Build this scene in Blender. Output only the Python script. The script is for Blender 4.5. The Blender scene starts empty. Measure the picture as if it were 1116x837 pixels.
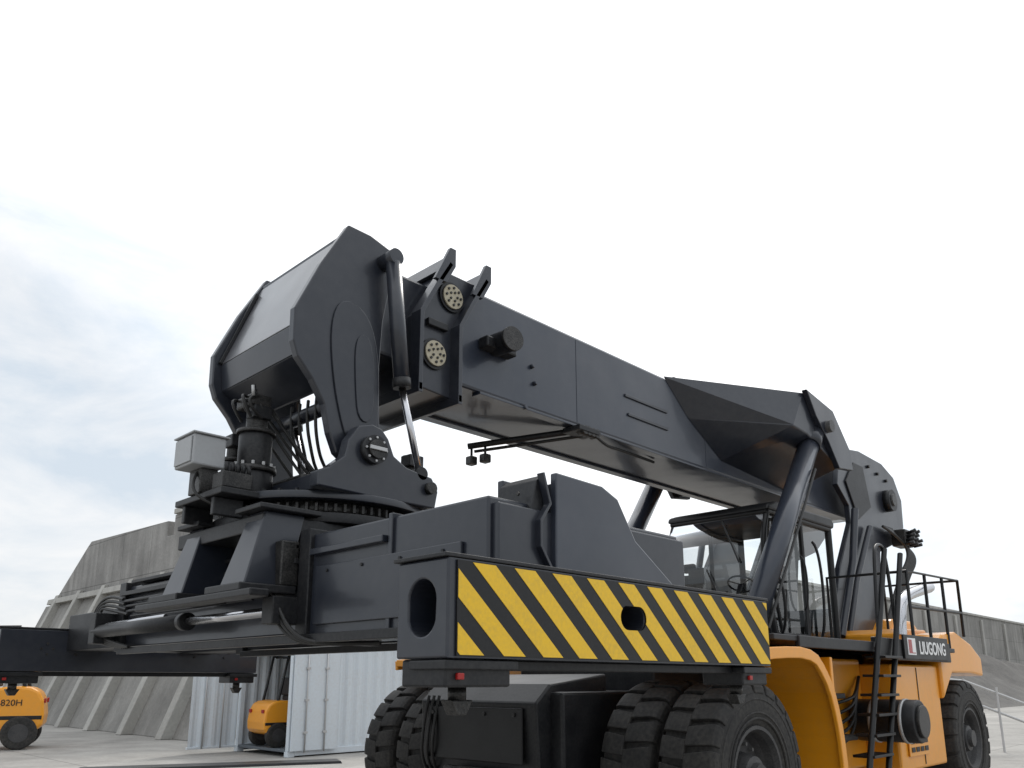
import bpy, bmesh, math, random
from mathutils import Vector, Matrix
random.seed(7)
scn=bpy.context.scene
scn.view_settings.view_transform='Standard'
try: scn.view_settings.look='None'
except: pass
scn.view_settings.exposure=0
COL=scn.collection
YC=5.97   # machine centre line (y)
# ------------------------------------------------------------ materials
def new_mat(name):
    m=bpy.data.materials.new(name); m.use_nodes=True
    nt=m.node_tree; b=nt.nodes['Principled BSDF']; return m,nt,b
def N(nt,t,**kw):
    n=nt.nodes.new(t)
    for k,v in kw.items(): setattr(n,k,v)
    return n
def paint(name,col,rough=0.4,metal=0.0,dust=(0.18,0.17,0.16),dustamt=0.25,scale=2.5,bump=0.02,coat=0.0,spec=0.5,var=0.25,wav=0.0,top=0.0):
    m,nt,b=new_mat(name); L=nt.links.new
    tc=N(nt,'ShaderNodeTexCoord')
    n1=N(nt,'ShaderNodeTexNoise'); n1.inputs['Scale'].default_value=scale; n1.inputs['Detail'].default_value=6; n1.inputs['Roughness'].default_value=0.6
    n2=N(nt,'ShaderNodeTexNoise'); n2.inputs['Scale'].default_value=scale*14; n2.inputs['Detail'].default_value=4
    L(tc.outputs['Object'],n1.inputs['Vector']); L(tc.outputs['Object'],n2.inputs['Vector'])
    mu=N(nt,'ShaderNodeMath',operation='MULTIPLY'); L(n1.outputs[0],mu.inputs[0]); L(n2.outputs[0],mu.inputs[1])
    mr=N(nt,'ShaderNodeMapRange'); mr.inputs[1].default_value=0.16; mr.inputs[2].default_value=0.42; mr.inputs[3].default_value=0; mr.inputs[4].default_value=dustamt
    L(mu.outputs[0],mr.inputs[0])
    fac=mr.outputs[0]
    if top>0:   # dust settles on upward faces
        ge=N(nt,'ShaderNodeNewGeometry'); sz=N(nt,'ShaderNodeSeparateXYZ'); L(ge.outputs['Normal'],sz.inputs[0])
        tr=N(nt,'ShaderNodeMapRange'); tr.inputs[1].default_value=0.5; tr.inputs[2].default_value=1; tr.inputs[4].default_value=top; L(sz.outputs[2],tr.inputs[0])
        a2=N(nt,'ShaderNodeMath',operation='ADD'); L(fac,a2.inputs[0]); L(tr.outputs[0],a2.inputs[1]); fac=a2.outputs[0]
    dark=tuple(c*(1-var) for c in col)+(1,); lite=tuple(min(1,c*(1+var)) for c in col)+(1,)
    mx0=N(nt,'ShaderNodeMix',data_type='RGBA'); L(n1.outputs[0],mx0.inputs[0]); mx0.inputs[6].default_value=dark; mx0.inputs[7].default_value=lite
    mx=N(nt,'ShaderNodeMix',data_type='RGBA'); L(fac,mx.inputs[0]); L(mx0.outputs[2],mx.inputs[6]); mx.inputs[7].default_value=dust+(1,)
    L(mx.outputs[2],b.inputs['Base Color'])
    rr=N(nt,'ShaderNodeMapRange'); rr.inputs[3].default_value=max(0.05,rough-0.10); rr.inputs[4].default_value=min(1,rough+0.18); L(n1.outputs[0],rr.inputs[0]); L(rr.outputs[0],b.inputs['Roughness'])
    b.inputs['Metallic'].default_value=metal
    b.inputs['Specular IOR Level'].default_value=spec
    b.inputs['Coat Weight'].default_value=coat; b.inputs['Coat Roughness'].default_value=0.12
    if bump>0:
        bp=N(nt,'ShaderNodeBump'); bp.inputs['Strength'].default_value=bump; bp.inputs['Distance'].default_value=0.02
        L(n2.outputs[0],bp.inputs['Height']); last=bp.outputs[0]
        if wav>0:   # slight plate waviness
            n3=N(nt,'ShaderNodeTexNoise'); n3.inputs['Scale'].default_value=1.6; n3.inputs['Detail'].default_value=1; L(tc.outputs['Object'],n3.inputs['Vector'])
            b2=N(nt,'ShaderNodeBump'); b2.inputs['Strength'].default_value=wav; b2.inputs['Distance'].default_value=0.05; L(n3.outputs[0],b2.inputs['Height']); L(last,b2.inputs['Normal']); last=b2.outputs[0]
        L(last,b.inputs['Normal'])
        if coat>0: L(last,b.inputs['Coat Normal'])
    return m
DARK=paint('charcoal_paint',(0.016,0.0195,0.029),0.32,dustamt=0.06,scale=0.9,spec=0.5,bump=0.006,var=0.2,coat=0.3,wav=0.25,top=0.10)
BOOMM=paint('boom_paint',(0.025,0.032,0.049),0.30,dustamt=0.06,scale=0.7,spec=0.5,bump=0.006,var=0.2,coat=0.45,wav=0.3,top=0.08)
GLOSS=paint('head_front_sky_sheen',(0.095,0.097,0.108),0.30,dustamt=0.12,scale=0.8,spec=0.9,bump=0.004,var=0.35,coat=0.5,wav=0.3)  # base colour lightened to stand in for sky reflected in the front panel
BLACK=paint('black_steel',(0.008,0.0088,0.011),0.42,dustamt=0.10,scale=3,bump=0.03,spec=0.4,top=0.12)
FRAME=paint('black_frame',(0.007,0.0072,0.008),0.40,dustamt=0.03,scale=4,bump=0.0,spec=0.4)
GREASE=paint('greasy_steel',(0.014,0.014,0.014),0.36,metal=0.3,dustamt=0.32,scale=6,bump=0.2)
YEL=paint('orange_yellow_paint',(0.84,0.335,0.012),0.34,dust=(0.40,0.25,0.10),dustamt=0.16,scale=1.2,var=0.07,coat=0.3,bump=0.005)
STRIPE=paint('stripe_yellow',(0.86,0.53,0.02),0.5,dust=(0.32,0.24,0.09),dustamt=0.26,scale=4,var=0.06,bump=0.01)
RUB=paint('tyre_rubber',(0.020,0.0195,0.0195),0.68,dust=(0.13,0.12,0.105),dustamt=0.30,scale=2,bump=0.06,spec=0.35)
RIM=paint('wheel_rim',(0.03,0.03,0.032),0.5,dustamt=0.25,scale=5)
CHROME=paint('chrome_rod',(0.6,0.6,0.62),0.18,metal=1.0,dustamt=0.1,scale=8,var=0.05,bump=0)
ALU=paint('grey_box_paint',(0.36,0.37,0.38),0.4,dustamt=0.2,scale=3,var=0.1)
PAD=paint('wear_pad_cover',(0.50,0.45,0.33),0.5,dust=(0.1,0.09,0.08),dustamt=0.4,scale=9,var=0.1)
HOSE=paint('rubber_hose',(0.012,0.012,0.012),0.45,dustamt=0.1,scale=9,bump=0)
WHITE=paint('white_lettering',(0.8,0.8,0.8),0.5,dustamt=0.0,var=0.02)
RED=paint('red_lens',(0.35,0.01,0.008),0.25,dustamt=0.05,var=0.1)
SEAT=paint('seat_fabric',(0.02,0.02,0.022),0.85,dustamt=0.1)
CONT=paint('container_paint',(0.64,0.70,0.75),0.5,dust=(0.42,0.36,0.3),dustamt=0.20,scale=1.2,var=0.05)
CONTIN=paint('container_inside',(0.12,0.14,0.16),0.7,dustamt=0.2,scale=1.2)
GALV=paint('galvanised',(0.5,0.5,0.5),0.45,metal=0.4,dustamt=0.1)
WARM=paint('wheel_hub_grey',(0.12,0.12,0.12),0.5,dustamt=0.3)
def glass():
    m=bpy.data.materials.new('cab_glass'); m.use_nodes=True; nt=m.node_tree; nt.nodes.clear(); L=nt.links.new
    o=N(nt,'ShaderNodeOutputMaterial'); t=N(nt,'ShaderNodeBsdfTransparent'); t.inputs[0].default_value=(0.96,0.98,0.98,1)
    g=N(nt,'ShaderNodeBsdfGlossy'); g.inputs['Roughness'].default_value=0.02; g.inputs[0].default_value=(1,1,1,1)
    fr=N(nt,'ShaderNodeFresnel'); fr.inputs[0].default_value=1.5
    mx=N(nt,'ShaderNodeMixShader'); L(fr.outputs[0],mx.inputs[0]); L(t.outputs[0],mx.inputs[1]); L(g.outputs[0],mx.inputs[2]); L(mx.outputs[0],o.inputs[0])
    return m
GLASS=glass()
def concrete(name,col,axis='xz',panel=(3.0,1.5),stain=0.5):
    m,nt,b=new_mat(name); L=nt.links.new
    g=N(nt,'ShaderNodeTexCoord'); sep=N(nt,'ShaderNodeSeparateXYZ'); L(g.outputs['Object'],sep.inputs[0])
    cb=N(nt,'ShaderNodeCombineXYZ')
    idx={'x':0,'y':1,'z':2}
    L(sep.outputs[idx[axis[0]]],cb.inputs[0]); L(sep.outputs[idx[axis[1]]],cb.inputs[1])
    br=N(nt,'ShaderNodeTexBrick'); br.offset=0.0; br.inputs['Scale'].default_value=1.0
    br.inputs['Brick Width'].default_value=panel[0]; br.inputs['Row Height'].default_value=panel[1]
    br.inputs['Mortar Size'].default_value=0.018; br.inputs['Mortar Smooth'].default_value=0.3
    br.inputs['Color1'].default_value=tuple(c*0.9 for c in col)+(1,); br.inputs['Color2'].default_value=tuple(c*1.08 for c in col)+(1,); br.inputs['Mortar'].default_value=tuple(c*0.5 for c in col)+(1,)
    L(cb.outputs[0],br.inputs['Vector'])
    n1=N(nt,'ShaderNodeTexNoise'); n1.inputs['Scale'].default_value=0.35; n1.inputs['Detail'].default_value=9; n1.inputs['Roughness'].default_value=0.7; L(g.outputs['Object'],n1.inputs['Vector'])
    mp=N(nt,'ShaderNodeMapping'); mp.inputs['Scale'].default_value=(1.6,1.6,0.18) if 'z' in axis else (1,1,1); L(g.outputs['Object'],mp.inputs[0])
    n2=N(nt,'ShaderNodeTexNoise'); n2.inputs['Scale'].default_value=1.2; n2.inputs['Detail'].default_value=8; L(mp.outputs[0],n2.inputs['Vector'])
    n3=N(nt,'ShaderNodeTexNoise'); n3.inputs['Scale'].default_value=12; n3.inputs['Detail'].default_value=6; L(g.outputs['Object'],n3.inputs['Vector'])
    def mulc(inp,noise,lo,hi):
        mr=N(nt,'ShaderNodeMapRange'); mr.inputs[1].default_value=0.3; mr.inputs[2].default_value=0.7; mr.inputs[3].default_value=lo; mr.inputs[4].default_value=hi; L(noise.outputs[0],mr.inputs[0])
        mx=N(nt,'ShaderNodeMix',data_type='RGBA',blend_type='MULTIPLY'); mx.inputs[0].default_value=1; L(inp,mx.inputs[6]); L(mr.outputs[0],mx.inputs[7]); return mx.outputs[2]
    c1=mulc(br.outputs[0],n1,1-stain*0.45,1.12); c2=mulc(c1,n2,1-stain*0.35,1.08); c3=mulc(c2,n3,0.9,1.06)
    L(c3,b.inputs['Base Color']); b.inputs['Roughness'].default_value=0.9
    bp=N(nt,'ShaderNodeBump'); bp.inputs['Strength'].default_value=0.3; bp.inputs['Distance'].default_value=0.03; L(n3.outputs[0],bp.inputs['Height']); L(bp.outputs[0],b.inputs['Normal'])
    return m
CONX=concrete('concrete_wall_x',(0.32,0.31,0.29),'xz',(4.0,1.9),0.7)
CONY=concrete('concrete_wall_y',(0.33,0.32,0.305),'yz',(2.9,1.9),0.8)
CONS=concrete('concrete_smooth',(0.32,0.31,0.29),'yz',(50,50),0.7)
CONR=concrete('concrete_rib',(0.44,0.43,0.40),'yz',(60,60),0.4)
GND=concrete('ground_concrete',(0.37,0.355,0.33),'xy',(6,6),0.55)
SOIL=paint('dark_soil',(0.10,0.095,0.09),0.95,dust=(0.2,0.19,0.17),dustamt=0.5,scale=1.2,bump=1.0)
# ------------------------------------------------------------ geometry helpers
PARENT=[None]
def empty(name,loc=(0,0,0)):
    e=bpy.data.objects.new(name,None); e.empty_display_size=0.5; COL.objects.link(e); e.location=loc; PARENT[0]=e; return e
def reg(ob,mat,bevel=0.0,smooth=False):
    COL.objects.link(ob)
    if mat: ob.data.materials.append(mat)
    if PARENT[0]: 
        ob.parent=PARENT[0]; ob.matrix_parent_inverse=Matrix.Translation(PARENT[0].location).inverted()
    if bevel>0:
        md=ob.modifiers.new('bevel','BEVEL'); md.width=bevel; md.segments=2; md.limit_method='ANGLE'; md.angle_limit=math.radians(35); md.harden_normals=False
    if smooth:
        for p in ob.data.polygons: p.use_smooth=True
    return ob
def mesh(name,verts,faces,mat,bevel=0.0,smooth=False):
    me=bpy.data.meshes.new(name); me.from_pydata([tuple(v) for v in verts],[],faces)
    bm=bmesh.new(); bm.from_mesh(me); bmesh.ops.recalc_face_normals(bm,faces=bm.faces); bm.to_mesh(me); bm.free()
    return reg(bpy.data.objects.new(name,me),mat,bevel,smooth)
def box(name,x0,x1,y0,y1,z0,z1,mat,bevel=0.008):
    v=[(x,y,z) for x in (x0,x1) for y in (y0,y1) for z in (z0,z1)]
    f=[(0,1,3,2),(4,6,7,5),(0,4,5,1),(2,3,7,6),(0,2,6,4),(1,5,7,3)]
    return mesh(name,v,f,mat,bevel)
def prism(name,pts,a0,a1,mat,bevel=0.008,axis='y'):
    n=len(pts)
    def mk(p,a):
        if axis=='y': return (p[0],a,p[1])
        if axis=='x': return (a,p[0],p[1])
        return (p[0],p[1],a)
    v=[mk(p,a0) for p in pts]+[mk(p,a1) for p in pts]
    f=[tuple(range(n)),tuple(range(2*n-1,n-1,-1))]+[(i,(i+1)%n,n+(i+1)%n,n+i) for i in range(n)]
    return mesh(name,v,f,mat,bevel)
def smoothpts(pts,it=2,closed=False):
    """Chaikin corner cutting for rounded outlines"""
    for _ in range(it):
        out=[]; n=len(pts)
        rng=range(n) if closed else range(n-1)
        if not closed: out.append(pts[0])
        for i in rng:
            p=pts[i];q=pts[(i+1)%n]
            out.append((p[0]*.75+q[0]*.25,p[1]*.75+q[1]*.25)); out.append((p[0]*.25+q[0]*.75,p[1]*.25+q[1]*.75))
        if not closed: out.append(pts[-1])
        pts=out
    return pts
def ribbon(name,pts,th,a0,a1,mat,bevel=0.004):
    up=[];dn=[]
    for i,p in enumerate(pts):
        a=Vector(pts[max(0,i-1)]); b=Vector(pts[min(len(pts)-1,i+1)]); d=(b-a).normalized(); nn=Vector((-d.y,d.x))
        up.append(tuple(Vector(p)+nn*th/2)); dn.append(tuple(Vector(p)-nn*th/2))
    v=[];f=[];n=len(pts)
    for i in range(n):
        v+=[(up[i][0],a0,up[i][1]),(up[i][0],a1,up[i][1]),(dn[i][0],a1,dn[i][1]),(dn[i][0],a0,dn[i][1])]
    for i in range(n-1):
        b=i*4
        for k in range(4): f.append((b+k,b+(k+1)%4,b+4+(k+1)%4,b+4+k))
    f+= [(0,1,2,3),(4*n-4,4*n-1,4*n-2,4*n-3)]
    return mesh(name,v,f,mat,bevel)
def cyl(name,p0,p1,r,mat,seg=24,r1=None,bevel=0.0):
    p0=Vector(p0);p1=Vector(p1); d=p1-p0; L=d.length; r1=r if r1 is None else r1
    q=d.to_track_quat('Z','Y').to_matrix()
    v=[];
    for z,rr in ((0,r),(L,r1)):
        for i in range(seg):
            a=2*math.pi*i/seg; v.append(p0+q@Vector((rr*math.cos(a),rr*math.sin(a),z)))
    f=[(i,(i+1)%seg,seg+(i+1)%seg,seg+i) for i in range(seg)]
    me=bpy.data.meshes.new(name); me.from_pydata([tuple(x) for x in v],[],f+[tuple(range(seg-1,-1,-1)),tuple(range(seg,2*seg))])
    for i,p in enumerate(me.polygons): p.use_smooth = i<seg
    me.update()
    ob=reg(bpy.data.objects.new(name,me),mat,bevel)
    return ob
def tube(name,pts,r,mat,cyclic=False,smooth=True,res=3):
    cu=bpy.data.curves.new(name,'CURVE'); cu.dimensions='3D'; cu.bevel_depth=r; cu.bevel_resolution=res; cu.use_fill_caps=True
    if smooth:
        sp=cu.splines.new('NURBS'); sp.points.add(len(pts)-1)
        for i,p in enumerate(pts): sp.points[i].co=(*p,1)
        sp.order_u=3; sp.use_endpoint_u=True; sp.resolution_u=6
    else:
        sp=cu.splines.new('POLY'); sp.points.add(len(pts)-1)
        for i,p in enumerate(pts): sp.points[i].co=(*p,1)
    sp.use_cyclic_u=cyclic
    return reg(bpy.data.objects.new(name,cu),mat)
def bolts(name,c,R,n,r,h,axis,mat,a0=0):
    vs=[];fs=[]
    for k in range(n):
        a=a0+2*math.pi*k/n
        for hh in (0,h):
            for j in range(6):
                t=math.pi/3*j
                p=[R*math.cos(a)+r*math.cos(t),R*math.sin(a)+r*math.sin(t)]
                if axis=='y': vs.append((c[0]+p[0],c[1]-hh,c[2]+p[1]))
                elif axis=='x': vs.append((c[0]-hh,c[1]+p[0],c[2]+p[1]))
                else: vs.append((c[0]+p[0],c[1]+p[1],c[2]+hh))
        b=k*12
        fs+=[(b+j,b+(j+1)%6,b+6+(j+1)%6,b+6+j) for j in range(6)]+[tuple(range(b+6,b+12))]
    return mesh(name,vs,fs,mat)
def boolcut(ob,cutter):
    md=ob.modifiers.new('cut','BOOLEAN'); md.operation='DIFFERENCE'; md.object=cutter; md.solver='EXACT'
    dg=bpy.context.evaluated_depsgraph_get()
    me=bpy.data.meshes.new_from_object(ob.evaluated_get(dg)); ob.modifiers.clear(); ob.data=me
def slot(name,cx,cz,w,h,a0,a1,axis='y'):
    pts=[]; r=min(w,h)/2
    for i in range(24):
        t=2*math.pi*i/24; ox=(w/2-r)*(1 if math.cos(t)>=0 else -1); oz=(h/2-r)*(1 if math.sin(t)>=0 else -1)
        pts.append((cx+ox+r*math.cos(t),cz+oz+r*math.sin(t)))
    return prism(name,pts,a0,a1,None,0,axis)
def mir(y): return 2*YC-y
# ------------------------------------------------------------ wheels
def tyre(prefix,cx,cz,y0,y1,R,face,nl=22,hubr=0.42):
    w=y1-y0; ym=(y0+y1)/2
    prof=[(-w*0.40,hubr),(-w*0.46,hubr+0.05),(-w*0.495,R*0.66),(-w*0.50,R*0.76),(-w*0.49,R*0.86),(-w*0.455,R*0.925),(-w*0.40,R*0.945),(-w*0.2,R*0.95),(w*0.2,R*0.95),(w*0.40,R*0.945),(w*0.455,R*0.925),(w*0.49,R*0.86),(w*0.50,R*0.76),(w*0.495,R*0.66),(w*0.46,hubr+0.05),(w*0.40,hubr)]
    seg=72; v=[];f=[]
    for i in range(seg):
        a=2*math.pi*i/seg
        for (yy,r) in prof: v.append((cx+r*math.cos(a),ym+yy,cz+r*math.sin(a)))
    n=len(prof)
    for i in range(seg):
        for j in range(n-1):
            f.append((i*n+j,((i+1)%seg)*n+j,((i+1)%seg)*n+j+1,i*n+j+1))
    mesh(prefix+'_carcass',v,f,RUB,0,True)
    v=[];f=[]
    step=2*math.pi/nl
    for side in (-1,1):
        for k in range(nl):
            a0=k*step+(0 if side<0 else step*0.5)
            pr=[(w*0.505,R*0.86),(w*0.495,R*0.93),(w*0.455,R*0.975),(w*0.36,R*0.993),(w*0.18,R),(w*0.0,R*1.001),(w*0.0,R*0.93),(w*0.43,R*0.92),(w*0.47,R*0.86)]
            b=len(v); m=len(pr); ns=4
            for e in range(ns+1):
                for (yy,r) in pr:
                    sh=-0.055*(yy/w)*2
                    wd=step*(0.80 if yy>w*0.3 else 0.72)
                    a=a0+e/ns*wd+sh
                    v.append((cx+r*math.cos(a),ym+side*yy,cz+r*math.sin(a)))
            f+=[tuple(range(b,b+m)),tuple(range(b+ns*m+m-1,b+ns*m-1,-1))]
            for e in range(ns):
                o=b+e*m
                f+=[(o+i,o+(i+1)%m,o+m+(i+1)%m,o+m+i) for i in range(m)]
    mesh(prefix+'_tread_lugs',v,f,RUB,0.008)
    for rr in (R*0.66,R*0.60,R*0.80):
        s=y0 if face<0 else y1
        v=[];f=[]
        for i in range(64):
            a=2*math.pi*i/64
            for dr,dy in ((-0.012,0.004),(-0.008,-0.008),(0.008,-0.008),(0.012,0.004)):
                v.append((cx+(rr+dr)*math.cos(a),s+(dy+0.006)*(1 if face<0 else -1),cz+(rr+dr)*math.sin(a)))
        for i in range(64):
            for j in range(3): f.append((i*4+j,((i+1)%64)*4+j,((i+1)%64)*4+j+1,i*4+j+1))
        mesh(prefix+'_sidewall_ring',v,f,RUB,0,True)
    sgn=1 if face<0 else -1; s=y0 if face<0 else y1
    pr=[(0.04,hubr+0.02),(0.02,hubr+0.015),(0.02,hubr-0.015),(0.07,hubr-0.04),(0.14,hubr-0.06),(0.2,hubr-0.09),(0.2,hubr*0.5),(0.12,hubr*0.46),(0.06,hubr*0.42),(0.05,hubr*0.3),(0.0,hubr*0.27),(0.0,0.001)]
    v=[];f=[];n=len(pr)
    for i in range(48):
        a=2*math.pi*i/48
        for (dy,r) in pr: v.append((cx+r*math.cos(a),s+sgn*dy,cz+r*math.sin(a)))
    for i in range(48):
        for j in range(n-1): f.append((i*n+j,((i+1)%48)*n+j,((i+1)%48)*n+j+1,i*n+j+1))
    mesh(prefix+'_rim',v,f,RIM,0,False)
    bolts(prefix+'_wheel_nuts',(cx,s+sgn*0.2,cz),hubr*0.66,14,0.018,0.04*sgn,'y',WARM)
# ============================================================ REACH STACKER
RS=empty('reach_stacker',(9,YC,0))
HP=[(3.38,5.40),(3.61,5.395),(3.86,5.33),(3.94,5.22),(3.84,5.06),(3.77,4.64),(3.75,4.22),(3.77,3.78),(3.80,3.5),(3.78,3.38),(3.66,3.30),(3.50,3.31),(3.37,3.40),(3.30,3.55),(3.24,3.77),(3.12,3.95),(2.98,4.10),(2.935,4.22),(2.93,4.49),(3.14,4.96)]
prism('head_side_plate_right',HP,5.25,5.33,DARK,0.012)
prism('head_side_plate_left',HP,6.62,6.70,DARK,0.012)
DB=smoothpts([(3.72,3.50),(3.75,3.9),(3.72,4.35),(3.62,4.62),(3.45,4.72),(3.30,4.66),(3.25,4.4),(3.30,4.0),(3.38,3.70),(3.46,3.50)],2,True)
prism('head_doubler_plate',DB,5.232,5.252,DARK,0.006)
prism('head_inner_doubler',smoothpts([(3.68,3.70),(3.69,4.15),(3.63,4.42),(3.55,4.46),(3.48,4.36),(3.50,4.0),(3.54,3.70)],2,True),5.218,5.233,DARK,0.005)
def headpanel(name,a,b,th,mat,y0=5.33,y1=6.62):
    a=Vector(a);b=Vector(b);d=(b-a).normalized();n=Vector((-d.y,d.x))*th
    prism(name,[tuple(a),tuple(b),tuple(b+n),tuple(a+n)],y0,y1,mat,0.005)
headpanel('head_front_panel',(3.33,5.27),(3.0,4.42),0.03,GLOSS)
headpanel('head_lower_front_panel',(3.0,4.41),(3.03,4.17),0.03,DARK)
headpanel('head_bottom_panel',(3.035,4.165),(3.35,3.99),0.03,DARK)
headpanel('head_inner_panel',(3.36,3.98),(3.72,4.35),0.03,DARK)
ribbon('head_panel_edge_bar',[(3.28,5.2),(2.985,4.42)],0.03,6.585,6.618,BLACK)
box('head_top_panel',3.34,3.86,5.33,6.62,5.27,5.31,DARK)
cyl('head_stiffener_tube',(3.42,5.33,3.85),(3.42,6.62,3.85),0.06,DARK)
for y,nm in ((5.07,'right'),(6.87,'left')):
    s=-1 if y<6 else 1
    cyl('tilt_pin_boss_'+nm,(3.58,y-0.02*s,3.42),(3.58,y+0.06*s,3.42),0.115,BLACK,32)
    cyl('tilt_pin_cap_'+nm,(3.58,y+0.06*s,3.42),(3.58,y+0.085*s,3.42),0.075,GREASE,24)
    box('pin_keeper_'+nm,3.50,3.66,min(y+0.085*s,y+0.1*s),max(y+0.085*s,y+0.1*s),3.405,3.435,GALV,0.003)
bolts('tilt_pin_bolts',(3.58,5.07-0.06,3.42),0.095,8,0.010,0.012,'y',GALV)
YK=[(3.58,3.64),(3.45,3.60),(3.37,3.48),(3.34,3.34),(3.20,3.22),(3.11,3.18),(3.11,3.06),(3.56,3.05),(4.24,3.05),(4.27,3.20),(4.20,3.31),(4.12,3.32),(3.93,3.35),(3.80,3.42),(3.74,3.55),(3.67,3.62)]
prism('tilt_yoke_plate_right',YK,5.07,5.19,DARK,0.012)
prism('tilt_yoke_plate_left',YK,6.75,6.87,DARK,0.012)
for y0 in (5.07,6.87):
    s=-1 if y0<6 else 1
    cyl('yoke_damper_pin',(4.17,y0-0.02*s,3.21),(4.17,y0+0.05*s,3.21),0.05,GREASE,20)
box('yoke_cross_beam_front',3.14,3.34,5.19,6.75,3.06,3.18,DARK)
box('yoke_cross_beam_rear',3.95,4.2,5.19,6.75,3.08,3.28,DARK)
for y in (5.12,6.82):
    cyl('damper_barrel',(3.76,y,5.14),(3.89,y,4.08),0.068,DARK,28)
    cyl('damper_gland',(3.885,y,4.12),(3.895,y,4.04),0.078,BLACK,28)
    cyl('damper_rod',(3.89,y,4.06),(4.10,y,3.35),0.030,CHROME,20)
    cyl('damper_eye',(4.10,y-0.05,3.33),(4.10,y+0.05,3.33),0.055,BLACK,20)
    cyl('damper_top_eye',(3.75,y-0.06,5.18),(3.75,y+0.13,5.18),0.072,DARK,20)
cyl('rotator_top_disc',(3.72,YC,3.0),(3.72,YC,3.06),0.92,DARK,64,bevel=0.006)
cyl('rotator_slew_ring',(3.72,YC,2.90),(3.72,YC,3.0),0.80,GREASE,64)
cyl('rotator_lower_disc',(3.72,YC,2.82),(3.72,YC,2.90),0.90,BLACK,64,bevel=0.006)
v=[];f=[]
for k in range(72):
    a=2*math.pi*k/72
    b=len(v)
    for rr,da in ((0.79,-0.025),(0.84,-0.012),(0.84,0.012),(0.79,0.025)):
        for z in (2.92,2.98): v.append((3.72+rr*math.cos(a+da),YC+rr*math.sin(a+da),z))
    f+=[(b,b+2,b+3,b+1),(b+2,b+4,b+5,b+3),(b+4,b+6,b+7,b+5),(b+1,b+3,b+5,b+7),(b,b+6,b+4,b+2)]
mesh('slew_gear_teeth',v,f,GREASE)
bolts('rotator_bolts',(3.72,YC,3.06),0.86,40,0.018,0.025,'z',BLACK)
box('rotator_front_bracket',2.60,2.95,5.55,6.35,3.0,3.05,BLACK)
box('rotator_bracket_web',2.62,2.86,5.70,5.75,2.86,2.998,BLACK)
box('rotator_bracket_web',2.62,2.86,6.20,6.25,2.86,2.998,BLACK)
box('rotator_mid_block',3.2,4.1,5.45,6.5,3.06,3.24,GREASE,0.02)
for (x,y,r,z1) in ((3.02,5.90,0.155,3.72),(3.10,6.42,0.12,3.6),(4.45,5.7,0.14,3.55)):
    cyl('slew_gearbox',(x,y,3.05),(x,y,3.28),r,BLACK,28,bevel=0.01)
    cyl('slew_gearbox_flange',(x,y,3.28),(x,y,3.32),r*1.15,GREASE,28)
    cyl('slew_brake',(x,y,3.32),(x,y,z1-0.12),r*0.85,BLACK,28,bevel=0.01)
    cyl('slew_motor_flange',(x,y,z1-0.12),(x,y,z1-0.09),r*1.0,GREASE,24)
    cyl('slew_motor',(x,y,z1-0.09),(x,y,z1+0.12),r*0.55,GREASE,24,bevel=0.01)
    box('motor_valve',x-0.09,x+0.07,y-0.12,y+0.02,z1+0.0,z1+0.11,BLACK,0.01)
    bolts('gearbox_bolts',(x,y,3.32),r*1.02,12,0.013,0.03,'z',GALV)
for k in range(5):
    a=random.uniform(-0.1,0.1); x=3.0+random.uniform(-0.10,0.10); y=5.9+random.uniform(-0.12,0.2)
    tube('motor_hose',[(x,y,3.72),(x-0.10+a,y-0.06,3.84+a*0.4),(x-0.04,y+0.08+a,3.92),(x+0.14,y+0.14,3.86),(x+0.3,y+0.12+a,3.6),(x+0.5,y+a,3.3)],0.013,HOSE)
for k in range(4):
    y=5.6+0.13*k
    tube('slew_hose_loop',[(3.38,y,3.95),(3.34,y-0.05,3.75),(3.42+0.02*k,y,3.5),(3.52,y+0.05,3.38),(3.6,y,3.22)],0.014,HOSE)
box('hose_block',2.90,3.08,5.78,6.05,3.82,3.92,GREASE,0.02)
for k in range(9):
    cyl('hydraulic_fitting',(2.9+0.02*k,5.76+0.03*k,3.88),(2.88+0.02*k,5.74+0.03*k,3.96+0.015*(k%3)),0.014,GALV if k%3==0 else BLACK,8)
box('electrical_box',2.48,2.74,5.82,6.14,3.25,3.49,ALU,0.012)
box('electrical_box_lid',2.467,2.478,5.84,6.12,3.27,3.47,ALU,0.003)
box('electrical_box_hood',2.465,2.76,5.80,6.16,3.492,3.505,ALU,0.004)
box('electrical_box_stand',2.58,2.72,5.88,6.08,3.05,3.245,GREASE)
box('valve_bank',2.62,2.86,5.58,5.76,3.055,3.18,GREASE,0.01)
for k in range(5): cyl('solenoid',(2.65+0.045*k,5.6,3.18),(2.65+0.045*k,5.6,3.25),0.016,BLACK,10)
tube('box_cable',[(2.6,5.95,3.24),(2.5,5.9,3.1),(2.6,5.8,2.95),(2.9,5.7,2.9)],0.012,HOSE)
for y0,nm in ((5.16,'right'),(6.15,'left')):
    for xs,xn in ((0,'front'),(1,'rear')):
        X=lambda x: x if not xs else 7.60-x
        v=[(X(2.62),y0-0.02,2.30),(X(2.62),y0+0.34,2.30),(X(2.95),y0+0.34,2.30),(X(2.95),y0-0.02,2.30),
           (X(2.78),y0+0.04,2.84),(X(2.78),y0+0.28,2.84),(X(3.1),y0+0.28,2.84),(X(3.1),y0+0.04,2.84)]
        mesh('rotator_leg_%s_%s'%(nm,xn),v,[(0,1,2,3),(4,5,6,7),(0,1,5,4),(1,2,6,5),(2,3,7,6),(3,0,4,7)],DARK,0.01)
        box('leg_top_plate',min(X(2.70),X(3.2)),max(X(2.70),X(3.2)),y0-0.03,y0+0.35,2.842,2.88,BLACK)
    box('side_shift_clamp_'+nm,2.55,2.98,y0-0.1,y0+0.42,2.24,2.298,BLACK,0.01)
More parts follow.
